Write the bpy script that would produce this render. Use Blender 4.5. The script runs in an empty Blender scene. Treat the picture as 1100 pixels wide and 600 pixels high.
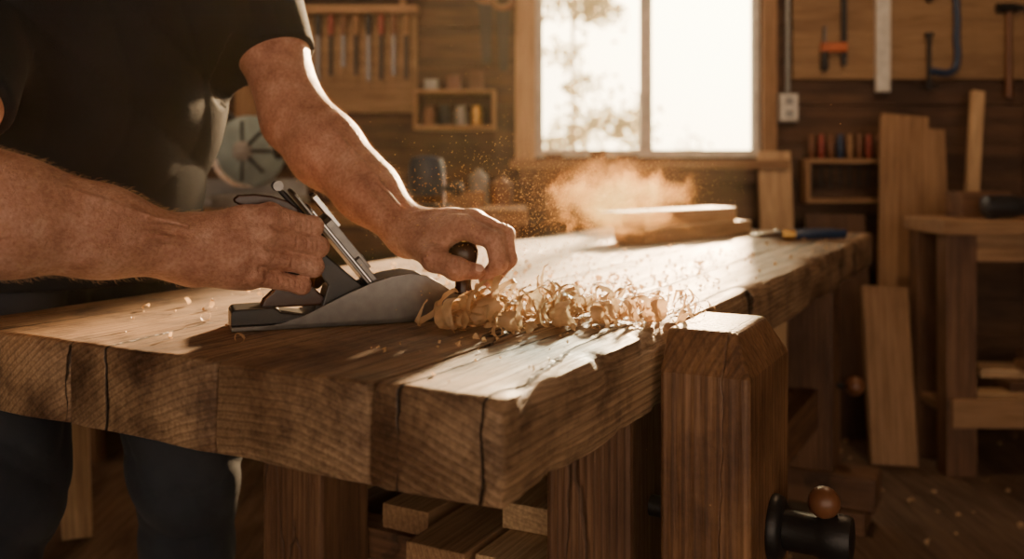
import bpy, bmesh, math, random
import numpy as np
from mathutils import Vector, Matrix, noise
random.seed(7); np.random.seed(7)
D=bpy.data; SC=bpy.context.scene
def link(o,parent=None):
    SC.collection.objects.link(o)
    if parent is not None: o.parent=parent
    return o
def empty(name,loc=(0,0,0),rz=0,parent=None):
    o=D.objects.new(name,None); o.empty_display_size=.05; o.location=loc; o.rotation_euler=(0,0,rz); return link(o,parent)
# ---------------------------------------------------------------- materials
def newmat(name):
    m=D.materials.new(name); m.use_nodes=True; nt=m.node_tree; return m,nt,nt.nodes['Principled BSDF']
def N(nt,t,**k):
    n=nt.nodes.new(t)
    for a,b in k.items():
        if a in n.inputs: n.inputs[a].default_value=b
        else: setattr(n,a,b)
    return n
def ramp(nt,fac,stops):
    r=nt.nodes.new('ShaderNodeValToRGB'); e=r.color_ramp.elements
    while len(e)<len(stops): e.new(.5)
    for i,(p,c) in enumerate(stops):
        e[i].position=p; e[i].color=(*c,1) if len(c)==3 else c
    nt.links.new(fac,r.inputs[0]); return r.outputs[0]
def mixc(nt,fac,a,b,mode='MIX'):
    m=nt.nodes.new('ShaderNodeMix'); m.data_type='RGBA'; m.blend_type=mode
    for v,i in ((fac,0),(a,6),(b,7)):
        if isinstance(v,(int,float)): m.inputs[i].default_value=v
        elif isinstance(v,tuple): m.inputs[i].default_value=(*v,1)
        else: nt.links.new(v,m.inputs[i])
    return m.outputs[2]
def plain(name,col,rough=.5,metal=0,bump=0,bscale=200,var=.15,**kw):
    m,nt,b=newmat(name)
    tc=N(nt,'ShaderNodeTexCoord'); n=N(nt,'ShaderNodeTexNoise',Scale=bscale*.15,Detail=4.0); nt.links.new(tc.outputs['Object'],n.inputs['Vector'])
    c=ramp(nt,n.outputs[0],[(.3,tuple(x*(1-var) for x in col)),(.7,tuple(min(1,x*(1+var)) for x in col))])
    nt.links.new(c,b.inputs['Base Color']); b.inputs['Roughness'].default_value=rough; b.inputs['Metallic'].default_value=metal
    if bump:
        n2=N(nt,'ShaderNodeTexNoise',Scale=bscale,Detail=3.0); nt.links.new(tc.outputs['Object'],n2.inputs['Vector'])
        bp=N(nt,'ShaderNodeBump',Strength=bump,Distance=.002); nt.links.new(n2.outputs[0],bp.inputs['Height']); nt.links.new(bp.outputs[0],b.inputs['Normal'])
    for k,v in kw.items(): b.inputs[k].default_value=v
    return m
def wood(name,dark,light,axis=0,ring=30,rough=.55,cracks=0.0,bump=.35,stain=.35,off=(0,.03,-.22),rc=.5,rnd=(3.1,.8,.2),dist=4.0,fine_f=.8,grime=0.0):
    """solid wood: growth rings around a pith parallel to the grain axis"""
    m,nt,b=newmat(name); L=nt.links.new
    tc=N(nt,'ShaderNodeTexCoord'); oi=N(nt,'ShaderNodeObjectInfo')
    rot={0:(0,0,0),1:(0,0,math.pi/2),2:(0,math.pi/2,0)}[axis]
    mp0=N(nt,'ShaderNodeMapping'); mp0.inputs['Rotation'].default_value=rot; L(tc.outputs['Object'],mp0.inputs[0])
    sc=N(nt,'ShaderNodeVectorMath',operation='SCALE'); sc.inputs[0].default_value=rnd; L(oi.outputs['Random'],sc.inputs['Scale'])
    ad=N(nt,'ShaderNodeVectorMath',operation='ADD'); L(mp0.outputs[0],ad.inputs[0]); L(sc.outputs[0],ad.inputs[1])
    base=ad.outputs[0]
    mp=N(nt,'ShaderNodeMapping'); mp.inputs['Scale'].default_value=(.12,1,1); mp.inputs['Location'].default_value=off; L(base,mp.inputs[0])
    w=N(nt,'ShaderNodeTexWave',wave_type='RINGS',rings_direction='X'); w.inputs['Scale'].default_value=ring; w.inputs['Distortion'].default_value=dist
    w.inputs['Detail'].default_value=2; w.inputs['Detail Scale'].default_value=.30; w.inputs['Detail Roughness'].default_value=.5; L(mp.outputs[0],w.inputs[0])
    mp2=N(nt,'ShaderNodeMapping'); mp2.inputs['Scale'].default_value=(2.2,60,60); L(base,mp2.inputs[0])
    f=N(nt,'ShaderNodeTexNoise',Scale=3.0,Detail=6.0,Roughness=.65); L(mp2.outputs[0],f.inputs[0])
    mp3=N(nt,'ShaderNodeMapping'); mp3.inputs['Scale'].default_value=(1.2,4,4); L(base,mp3.inputs[0])
    g=N(nt,'ShaderNodeTexNoise',Scale=2.0,Detail=5.0,Roughness=.6); L(mp3.outputs[0],g.inputs[0])
    dk=tuple(l*(1-rc)+d*rc for d,l in zip(dark,light))
    c=ramp(nt,w.outputs[1],[(.1,tuple(d*.4+l*.6 for d,l in zip(dk,light))),(.6,light),(.95,dk)])
    fine=ramp(nt,f.outputs[0],[(.3,(.45,.40,.36)),(.62,(1.05,1.05,1.05))])
    c=mixc(nt,fine_f,c,fine,'MULTIPLY')
    st=ramp(nt,g.outputs[0],[(.33,(.30,.21,.15)),(.55,(1,1,1)),(.8,(1.25,1.2,1.1))])
    c=mixc(nt,stain,c,st,'MULTIPLY')
    h=nt.nodes.new('ShaderNodeMath'); h.operation='MULTIPLY_ADD'; L(w.outputs[1],h.inputs[0]); h.inputs[1].default_value=.35; L(f.outputs[0],h.inputs[2]); hh=h.outputs[0]
    if grime:
        gn=N(nt,'ShaderNodeTexNoise',Scale=11.0,Detail=8.0,Roughness=.72); L(base,gn.inputs[0])
        gr=ramp(nt,gn.outputs[0],[(.36,(.22,.155,.11)),(.53,(1,1,1))]); c=mixc(nt,grime,c,gr,'MULTIPLY')
        vo=N(nt,'ShaderNodeTexVoronoi',Scale=1.0); mpv=N(nt,'ShaderNodeMapping'); mpv.inputs['Scale'].default_value=(3.0,8,8); L(base,mpv.inputs[0]); L(mpv.outputs[0],vo.inputs[0])
        kn=ramp(nt,vo.outputs['Distance'],[(.04,(.16,.09,.05)),(.17,(1,1,1))]); c=mixc(nt,.75,c,kn,'MULTIPLY')
    if cracks:
        mp4=N(nt,'ShaderNodeMapping'); mp4.inputs['Scale'].default_value=(.75,8,.35); L(base,mp4.inputs[0])
        wn=N(nt,'ShaderNodeTexNoise',Scale=26.0,Detail=3.0); L(base,wn.inputs[0])
        ws=N(nt,'ShaderNodeVectorMath',operation='SCALE'); L(wn.outputs[1],ws.inputs[0]); ws.inputs['Scale'].default_value=.07
        wa_=N(nt,'ShaderNodeVectorMath',operation='ADD'); L(mp4.outputs[0],wa_.inputs[0]); L(ws.outputs[0],wa_.inputs[1])
        k=N(nt,'ShaderNodeTexNoise',Scale=1.0,Detail=2.0,Roughness=.5); L(wa_.outputs[0],k.inputs[0])
        s=N(nt,'ShaderNodeMath',operation='SUBTRACT'); L(k.outputs[0],s.inputs[0]); s.inputs[1].default_value=.5
        a=N(nt,'ShaderNodeMath',operation='ABSOLUTE'); L(s.outputs[0],a.inputs[0])
        g2=N(nt,'ShaderNodeMath',operation='MULTIPLY_ADD'); L(g.outputs[0],g2.inputs[0]); g2.inputs[1].default_value=.05; g2.inputs[2].default_value=-.016
        dv=N(nt,'ShaderNodeMath',operation='DIVIDE',use_clamp=True); L(a.outputs[0],dv.inputs[0])
        mx=N(nt,'ShaderNodeMath',operation='MAXIMUM'); L(g2.outputs[0],mx.inputs[0]); mx.inputs[1].default_value=.0010; L(mx.outputs[0],dv.inputs[1])
        cr=ramp(nt,dv.outputs[0],[(.35,(.06,.035,.022)),(1,(1,1,1))])
        c=mixc(nt,cracks,c,cr,'MULTIPLY')
        ma=N(nt,'ShaderNodeMath',operation='MULTIPLY_ADD'); L(dv.outputs[0],ma.inputs[0]); ma.inputs[1].default_value=2.0*cracks; L(hh,ma.inputs[2]); hh=ma.outputs[0]
    L(c,b.inputs['Base Color'])
    rr=ramp(nt,f.outputs[0],[(.3,(rough+.2,)*3),(.7,(rough-.08,)*3)]); L(rr,b.inputs['Roughness'])
    bp=N(nt,'ShaderNodeBump',Strength=bump,Distance=.003); L(hh,bp.inputs['Height']); L(bp.outputs[0],b.inputs['Normal'])
    return m
M={}
M['bench']=wood('bench_oak',(.15,.078,.036),(.41,.265,.15),0,ring=36,rough=.52,cracks=.95,bump=.75,stain=.9,off=(0,-.42,-.30),rnd=(3.1,.25,.1),rc=.55,fine_f=.8,grime=.85,dist=5.0)
for ax,n in ((0,'x'),(1,'y'),(2,'z')):
    M['old_'+n]=wood('old_timber_'+n,(.08,.034,.016),(.21,.105,.05),ax,rough=.55,cracks=.5,bump=.5,stain=.8)
    M['mid_'+n]=wood('mid_wood_'+n,(.20,.10,.045),(.38,.22,.11),ax,rough=.6)
    M['pale_'+n]=wood('pale_pine_'+n,(.42,.25,.125),(.68,.46,.25),ax,rough=.55)
    M['dark_'+n]=wood('dark_wood_'+n,(.05,.023,.012),(.13,.065,.03),ax,ring=16,rough=.65)
M['vise']=wood('vise_oak',(.10,.042,.017),(.29,.148,.067),2,rough=.42,cracks=.35,bump=.5,stain=.8,rc=.5,grime=.5)
M['wall']=wood('wall_planks',(.04,.019,.010),(.115,.058,.029),0,ring=9,rough=.7,stain=.9)
M['floor']=wood('floor_boards',(.07,.04,.024),(.17,.105,.062),1,ring=9,rough=.65,stain=.9)
M['ply']=wood('plywood',(.22,.125,.06),(.33,.20,.10),0,ring=5,rough=.65)
M['steel']=plain('plane_steel',(.17,.158,.148),.30,1.0,.025,600,.12)
M['chrome']=plain('bright_steel',(.58,.55,.52),.22,1.0,.03,200)
M['iron']=plain('cast_iron',(.03,.028,.027),.42,.6,.2,250)
M['japan']=plain('black_japanning',(.012,.011,.011),.35,.0,.08,300)
M['brass']=plain('brass',(.55,.33,.10),.3,1.0,.05,200)
M['rose']=plain('dark_tote_wood',(.045,.016,.008),.25,0,.1,100)
M['ballwood']=plain('handle_wood',(.15,.06,.025),.38,0,.1,60)
M['plastic_k']=plain('black_plastic',(.02,.02,.022),.4)
M['plastic_b']=plain('navy_plastic',(.015,.035,.085),.4)
M['plastic_t']=plain('grey_green_metal',(.20,.27,.27),.4)
M['grey']=plain('grey_metal',(.25,.25,.24),.45,.3)
M['white']=plain('off_white_paint',(.60,.57,.51),.5)
M['orange']=plain('orange_plastic',(.42,.10,.03),.45)
M['red']=plain('red_handle',(.25,.045,.03),.4)
M['leather']=plain('shoe_leather',(.05,.03,.02),.5,0,.4,150)
def skinmat():
    m,nt,b=newmat('skin'); L=nt.links.new
    tc=N(nt,'ShaderNodeTexCoord')
    n=N(nt,'ShaderNodeTexNoise',Scale=28.0,Detail=5.0,Roughness=.6); L(tc.outputs['Object'],n.inputs[0])
    c=ramp(nt,n.outputs[0],[(.3,(.36,.155,.10)),(.5,(.54,.275,.185)),(.7,(.64,.37,.265))])
    n3=N(nt,'ShaderNodeTexNoise',Scale=240.0,Detail=3.0); L(tc.outputs['Object'],n3.inputs[0])
    c=mixc(nt,.7,c,ramp(nt,n3.outputs[0],[(.35,(.70,.55,.47)),(.6,(1,1,1))]),'MULTIPLY')
    L(c,b.inputs['Base Color']); b.inputs['Roughness'].default_value=.44
    b.inputs['Subsurface Weight'].default_value=.10; b.inputs['Subsurface Radius'].default_value=(.010,.004,.002); b.inputs['Subsurface Scale'].default_value=.5
    v=N(nt,'ShaderNodeTexVoronoi',Scale=330.0,feature='DISTANCE_TO_EDGE'); L(tc.outputs['Object'],v.inputs[0])
    n2=N(nt,'ShaderNodeTexNoise',Scale=110.0,Detail=5.0,Roughness=.75,Distortion=1.0); L(tc.outputs['Object'],n2.inputs[0])
    ma=N(nt,'ShaderNodeMath',operation='MULTIPLY_ADD'); L(v.outputs[0],ma.inputs[0]); ma.inputs[1].default_value=.4; L(n2.outputs[0],ma.inputs[2])
    bp=N(nt,'ShaderNodeBump',Strength=.9,Distance=.003); L(ma.outputs[0],bp.inputs['Height']); L(bp.outputs[0],b.inputs['Normal'])
    return m
M['skin']=skinmat()
M['nail']=plain('fingernail',(.62,.36,.27),.3)
M['hair']=plain('body_hair',(.62,.38,.19),.4)
M['headhair']=plain('brown_hair',(.06,.035,.02),.6,0,.8,300)
M['eye']=plain('eye_white',(.7,.68,.64),.2)
def cloth(name,a,b2,scale,sheen):
    m,nt,b=newmat(name); L=nt.links.new; tc=N(nt,'ShaderNodeTexCoord')
    n=N(nt,'ShaderNodeTexNoise',Scale=6.0,Detail=6.0); L(tc.outputs['Object'],n.inputs[0])
    L(ramp(nt,n.outputs[0],[(.35,a),(.7,b2)]),b.inputs['Base Color']); b.inputs['Roughness'].default_value=.9; b.inputs['Specular IOR Level'].default_value=.25
    b.inputs['Sheen Weight'].default_value=sheen; b.inputs['Sheen Roughness'].default_value=.4
    n2=N(nt,'ShaderNodeTexNoise',Scale=scale,Detail=2.0); L(tc.outputs['Object'],n2.inputs[0])
    bp=N(nt,'ShaderNodeBump',Strength=.4,Distance=.0015); L(n2.outputs[0],bp.inputs['Height']); L(bp.outputs[0],b.inputs['Normal'])
    return m
M['shirt']=cloth('black_cotton',(.006,.0075,.011),(.012,.0145,.020),500,.01)
M['jeans']=cloth('dark_denim',(.012,.016,.024),(.032,.038,.048),700,.06)
def shavmat(name,col,tr=.38):
    m,nt,b=newmat(name); L=nt.links.new; tc=N(nt,'ShaderNodeTexCoord')
    n=N(nt,'ShaderNodeTexNoise',Scale=60.0,Detail=4.0); L(tc.outputs['Object'],n.inputs[0])
    c=ramp(nt,n.outputs[0],[(.3,tuple(x*.7 for x in col)),(.7,col)])
    L(c,b.inputs['Base Color']); b.inputs['Roughness'].default_value=.5
    t=N(nt,'ShaderNodeBsdfTranslucent'); L(c,t.inputs[0]); mx=N(nt,'ShaderNodeMixShader'); mx.inputs[0].default_value=tr
    L(b.outputs[0],mx.inputs[1]); L(t.outputs[0],mx.inputs[2]); L(mx.outputs[0],nt.nodes['Material Output'].inputs[0]); return m
M['shav']=shavmat('wood_shaving',(.80,.55,.31),.45)
M['dust']=shavmat('sawdust',(.95,.58,.22))
M['leaf']=shavmat('foliage',(.62,.56,.36),.5)
# ---------------------------------------------------------------- mesh helpers
def mkmesh(name,v,f,mat,parent=None,smooth=False,loc=None,rot=None):
    me=D.meshes.new(name); me.from_pydata([tuple(map(float,p)) for p in v],[],[tuple(q) for q in f]); me.update()
    if mat is not None: me.materials.append(mat)
    if smooth: me.polygons.foreach_set('use_smooth',[True]*len(me.polygons))
    o=D.objects.new(name,me)
    if loc is not None: o.location=loc
    if rot is not None: o.rotation_euler=rot
    return link(o,parent)
def bev(o,w,seg=2):
    m=o.modifiers.new('b','BEVEL'); m.width=w; m.segments=seg; m.limit_method='ANGLE'; m.angle_limit=math.radians(40); return o
def box(name,size,loc,mat,parent=None,rot=(0,0,0),b=.003):
    x,y,z=[s/2 for s in size]
    v=[(i,j,k) for i in(-x,x) for j in(-y,y) for k in(-z,z)]
    f=[(0,1,3,2),(4,6,7,5),(0,4,5,1),(2,3,7,6),(0,2,6,4),(1,5,7,3)]
    o=mkmesh(name,v,f,mat,parent,loc=loc,rot=rot)
    if b: bev(o,min(b,min(size)*.3))
    return o
def lathe(name,prof,loc,mat,parent=None,rot=(0,0,0),seg=32,smooth=True):
    v=[];f=[]
    for r,z in prof:
        for i in range(seg):
            a=2*math.pi*i/seg; v.append((r*math.cos(a),r*math.sin(a),z))
    for j in range(len(prof)-1):
        for i in range(seg):
            f.append((j*seg+i,j*seg+(i+1)%seg,(j+1)*seg+(i+1)%seg,(j+1)*seg+i))
    f.append(tuple(range(seg))[::-1]); f.append(tuple((len(prof)-1)*seg+i for i in range(seg)))
    o=mkmesh(name,v,f,mat,parent,smooth,loc,rot); 
    if smooth:
        m=o.modifiers.new('e','EDGE_SPLIT'); m.split_angle=math.radians(50)
    return o
def dirrot(d):
    return Vector(d).to_track_quat('Z','Y').to_euler()
def rod(name,a,b,r,mat,parent=None,r2=None,seg=16):
    a=Vector(a);b=Vector(b);d=b-a
    return lathe(name,[(r,0),(r if r2 is None else r2,d.length)],a,mat,parent,dirrot(d),seg)
def ball(name,c,r,mat,parent=None,sc=(1,1,1)):
    pr=[(max(1e-4,r*math.sin(math.pi*i/14)),-r*math.cos(math.pi*i/14)) for i in range(15)]
    o=lathe(name,pr,c,mat,parent,seg=24); o.scale=sc; return o
def prism(name,poly,y0,y1,mat,parent=None,b=.0015,loc=None,rot=None,smooth=False):
    """polygon in local XZ extruded along local Y"""
    n=len(poly); v=[(p[0],y0,p[1]) for p in poly]+[(p[0],y1,p[1]) for p in poly]
    f=[tuple(range(n)),tuple(range(2*n-1,n-1,-1))]+[(i,i+n,(i+1)%n+n,(i+1)%n) for i in range(n)]
    o=mkmesh(name,v,f,mat,parent,loc=loc,rot=rot)
    bm=bmesh.new(); bm.from_mesh(o.data); bmesh.ops.recalc_face_normals(bm,faces=bm.faces); bm.to_mesh(o.data); bm.free()
    if b: bev(o,b)
    return o
def curve(name,pts,r,mat,parent=None,cyc=False,vec=False):
    cu=D.curves.new(name,'CURVE'); cu.dimensions='3D'; cu.bevel_depth=r; cu.bevel_resolution=4; cu.use_fill_caps=True
    s=cu.splines.new('BEZIER'); s.bezier_points.add(len(pts)-1)
    for p,q in zip(s.bezier_points,pts): p.co=q; p.handle_left_type=p.handle_right_type='VECTOR' if vec else 'AUTO'
    s.use_cyclic_u=cyc; cu.materials.append(mat); o=D.objects.new(name,cu); return link(o,parent)
# ---------------------------------------------------------------- implicit surface modelling
class Field:
    def __init__(s,lo,hi,h):
        s.lo=np.array(lo,float); s.h=h; s.n=np.ceil((np.array(hi)-s.lo)/h).astype(int)+1
        s.ax=[(s.lo[i]+h*np.arange(s.n[i])).astype(np.float32) for i in range(3)]
        s.F=np.full(s.n,.5,np.float32)
    def sl(s,lo,hi):
        a=np.clip(np.floor((np.array(lo)-s.lo)/s.h).astype(int),0,s.n); b=np.clip(np.ceil((np.array(hi)-s.lo)/s.h).astype(int)+1,0,s.n)
        return tuple(slice(i,j) for i,j in zip(a,b))
    def cap(s,a,b,ra,rb,k=.006,flat=None,sub=False):
        a=np.array(a,float);b=np.array(b,float); R=max(ra,rb)+k+3*s.h+.004
        q=s.sl(np.minimum(a,b)-R,np.maximum(a,b)+R)
        if s.F[q].size==0: return
        x=s.ax[0][q[0]][:,None,None]-a[0]; y=s.ax[1][q[1]][None,:,None]-a[1]; z=s.ax[2][q[2]][None,None,:]-a[2]
        d=b-a; L2=max(float(d@d),1e-12)
        t=np.clip((x*d[0]+y*d[1]+z*d[2])/L2,0,1).astype(np.float32)
        px=x-t*d[0];py=y-t*d[1];pz=z-t*d[2]
        if flat is not None:
            n=np.array(flat[0],float); n/=np.linalg.norm(n); g=flat[1]-1; dn=px*n[0]+py*n[1]+pz*n[2]
            px=px+g*dn*n[0];py=py+g*dn*n[1];pz=pz+g*dn*n[2]
        dist=np.sqrt(px*px+py*py+pz*pz)-(ra+(rb-ra)*t)
        F=s.F[q]
        if sub:
            dd=-dist; h=np.clip(k-np.abs(F-dd),0,None)/k; s.F[q]=np.maximum(F,dd)+h*h*k*.25
        else:
            h=np.clip(k-np.abs(F-dist),0,None)/k; s.F[q]=np.minimum(F,dist)-h*h*k*.25
    def chain(s,pts,rs,k=.006,flat=None):
        for i in range(len(pts)-1): s.cap(pts[i],pts[i+1],rs[i],rs[i+1],k,flat)
    def grid(s): return s.ax[0][:,None,None],s.ax[1][None,:,None],s.ax[2][None,None,:]
    def clip(s,p,n,k=0):
        """keep side where (x-p).n<0"""
        x,y,z=s.grid(); n=np.array(n,float); n/=np.linalg.norm(n)
        s.F=np.maximum(s.F,((x-p[0])*n[0]+(y-p[1])*n[1]+(z-p[2])*n[2]).astype(np.float32))
    def mesh(s,name,mat,parent=None):
        F=s.F; F[0]=F[-1]=.5; F[:,0]=F[:,-1]=.5; F[:,:,0]=F[:,:,-1]=.5
        S=F<0; n=s.n; cnt=np.zeros(n-1,np.uint8)
        for dx in(0,1):
            for dy in(0,1):
                for dz in(0,1): cnt+=S[dx:n[0]-1+dx,dy:n[1]-1+dy,dz:n[2]-1+dz]
        act=(cnt>0)&(cnt<8); ijk=np.argwhere(act); idx=np.full(act.shape,-1,np.int32); idx[act]=np.arange(len(ijk))
        acc=np.zeros((len(ijk),3)); num=np.zeros(len(ijk))
        cs=[(a,b,c) for a in(0,1) for b in(0,1) for c in(0,1)]
        for A in cs:
            for ax in range(3):
                if A[ax]==1: continue
                B=list(A);B[ax]=1
                fa=F[tuple((ijk+A).T)].astype(float); fb=F[tuple((ijk+B).T)].astype(float); m=(fa<0)!=(fb<0)
                t=np.where(m,fa/np.where(m,fa-fb,1),0); p=np.array(A,float)[None,:]+t[:,None]*(np.array(B)-np.array(A))[None,:]
                acc[m]+=p[m]; num[m]+=1
        V=s.lo+s.h*(ijk+acc/num[:,None]); Q=[]
        for ax in range(3):
            o=[i for i in range(3) if i!=ax]
            s0=[slice(None)]*3;s1=[slice(None)]*3; s0[ax]=slice(0,-1); s1[ax]=slice(1,None)
            a=S[tuple(s0)];b=S[tuple(s1)]; e=np.argwhere(a!=b); e=e[(e[:,o[0]]>0)&(e[:,o[1]]>0)&(e[:,o[0]]<n[o[0]]-1)&(e[:,o[1]]<n[o[1]]-1)]
            sg=a[tuple(e.T)]
            def cell(d0,d1):
                c=e.copy(); c[:,o[0]]-=d0; c[:,o[1]]-=d1; return idx[tuple(c.T)]
            q=np.stack([cell(1,1),cell(0,1),cell(0,0),cell(1,0)],1)
            fl=sg if ax!=1 else ~sg
            q=np.where(fl[:,None],q,q[:,::-1]); Q.append(q)
        Q=np.concatenate(Q); Q=Q[(Q>=0).all(1)]
        me=D.meshes.new(name); me.vertices.add(len(V)); me.vertices.foreach_set('co',V.astype(np.float32).ravel())
        me.loops.add(Q.size); me.loops.foreach_set('vertex_index',Q.astype(np.int32).ravel()); me.polygons.add(len(Q))
        me.polygons.foreach_set('loop_start',np.arange(0,Q.size,4,dtype=np.int32)); me.polygons.foreach_set('use_smooth',np.ones(len(Q),bool))
        me.update(calc_edges=True); me.validate(); me.materials.append(mat)
        o=D.objects.new(name,me); return link(o,parent)
# ================================================================= CAMERA
BT=.76
cam=D.cameras.new('camera'); co=D.objects.new('camera',cam); link(co); co.location=(0,0,.96); co.rotation_euler=(math.pi/2,0,0)
cam.sensor_width=36; cam.lens=36*1000/1100; cam.shift_y=-120/1100; cam.clip_start=.02
cam.dof.use_dof=True; cam.dof.focus_distance=1.14; cam.dof.aperture_fstop=3.0
SC.camera=co
# ================================================================= ROOM
WY=3.6
wx0,wx1,wz0,wz1=.09,.965,1.0,2.1
vv=[];ff=[]
def addbox(a,b):
    n=len(vv); vv.extend([(x,y,z) for x in(a[0],b[0]) for y in(a[1],b[1]) for z in(a[2],b[2])])
    ff.extend([tuple(i+n for i in q) for q in[(0,1,3,2),(4,6,7,5),(0,4,5,1),(2,3,7,6),(0,2,6,4),(1,5,7,3)]])
z=0;r=0
while z<2.6:
    z2=min(z+.15,2.6); dy=random.uniform(0,.006)
    for (xa,xb) in ([(-2.4,wx0),(wx1,3.0)] if z2>wz0 and z<wz1 else [(-2.4,3.0)]):
        addbox((xa,WY+dy,z+.003),(xb,WY+.1,z2))
    if z<wz0<z2: addbox((wx0,WY+dy,z+.003),(wx1,WY+.1,wz0))
    if z<wz1<z2: addbox((wx0,WY+dy,wz1),(wx1,WY+.1,z2))
    z=z2
addbox((-2.4,WY+.05,0),(wx0,WY+.1,2.6)); addbox((wx1,WY+.05,0),(3.0,WY+.1,2.6)); addbox((wx0,WY+.05,0),(wx1,WY+.1,wz0)); addbox((wx0,WY+.05,wz1),(wx1,WY+.1,2.6))
mkmesh('wall_back',vv,ff,M['wall'])
box('wall_left',(.1,6.4,2.6),(-2.45,.45,1.3),M['wall'],b=0); box('wall_right',(.1,6.4,2.6),(3.05,.45,1.3),M['wall'],b=0)
box('ceiling',(5.6,6.4,.1),(.3,.45,2.65),M['mid_x'],b=0)
vv=[];ff=[]
x=-2.4
while x<3.0:
    w=.18; addbox((x+.002,-2.7,-.05+random.uniform(-.002,0)),(min(x+w,3.0),3.7,0)); x+=w
addbox((-2.5,-2.75,-.1),(3.1,3.7,-.02))
mkmesh('floor',vv,ff,M['floor'])
# window
W=empty('window_1')
def wb(n,x0,x1,z0,z1,y0,y1,m): return box(n,(x1-x0,y1-y0,z1-z0),((x0+x1)/2,(y0+y1)/2,(z0+z1)/2),m,W,b=.003)
wb('casing_left',.012,wx0,.99,2.15,WY-.022,WY-.001,M['pale_z']); wb('casing_right',wx1,1.02,.99,2.15,WY-.022,WY-.001,M['mid_z'])
wb('sill',-.01,1.05,.955,.99,WY-.08,WY-.001,M['mid_x']); wb('apron',.03,1.0,.90,.955,WY-.02,WY-.001,M['old_x'])
wb('sash_left',wx0,wx0+.03,wz0,wz1,WY+.02,WY+.06,M['white']); wb('sash_right',wx1-.03,wx1,wz0,wz1,WY+.02,WY+.06,M['white'])
wb('meeting_rail',.498,.545,wz0,wz1,WY+.015,WY+.045,M['white']); wb('sash_bottom',wx0+.03,wx1-.03,wz0,wz0+.03,WY+.02,WY+.06,M['white']); wb('sash_top',wx0+.03,wx1-.03,wz1-.04,wz1,WY+.02,WY+.06,M['white'])
for k,(x,h_,w_) in enumerate(((.16,.02,.07),(.33,.035,.06),(.44,.018,.08))): box('sill_block_%d'%k,(w_,.03,h_),(x,WY-.04,.991+h_/2),M['old_x'],W)
# outside
mkmesh('ground_outside',[(-30,3.9,-.3),(30,3.9,-.3),(30,60,-.3),(-30,60,-.3)],[(0,1,2,3)],plain('dry_grass',(.25,.2,.09),.9))
def tree(x,y,h,seed,n=1100,rad=1.1):
    random.seed(seed); e=empty('tree',(x,y,-.3))
    rod('trunk',(0,0,0),(0,0,h),.035,M['pale_z'],e,.015)
    v=[];f=[]; cl=[]
    for i in range(26):
        t=random.random(); zz=h*.12+t*h*.9; rr=(1-t*.7)*rad; a=random.random()*6.28; cl.append(Vector((rr*math.cos(a)*random.random(),rr*math.sin(a)*random.random(),zz)))
    for i in range(n):
        c=random.choice(cl)+Vector((random.gauss(0,.16),random.gauss(0,.16),random.gauss(0,.10))); s=random.uniform(.03,.08)
        u=Vector((random.gauss(0,1),random.gauss(0,1),random.gauss(0,1))).normalized(); w=u.orthogonal().normalized()
        k=len(v); v+= [c+u*s,c+w*s*.6,c-u*s,c-w*s*.6]; f.append((k,k+1,k+2,k+3))
    mkmesh('leaves',v,f,M['leaf'],e)
tree(.72,11,4.6,3,2500,.95); tree(2.3,17,2.6,8,500,.9); tree(3.6,19,2.0,9,400,.9)
random.seed(11)
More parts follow.
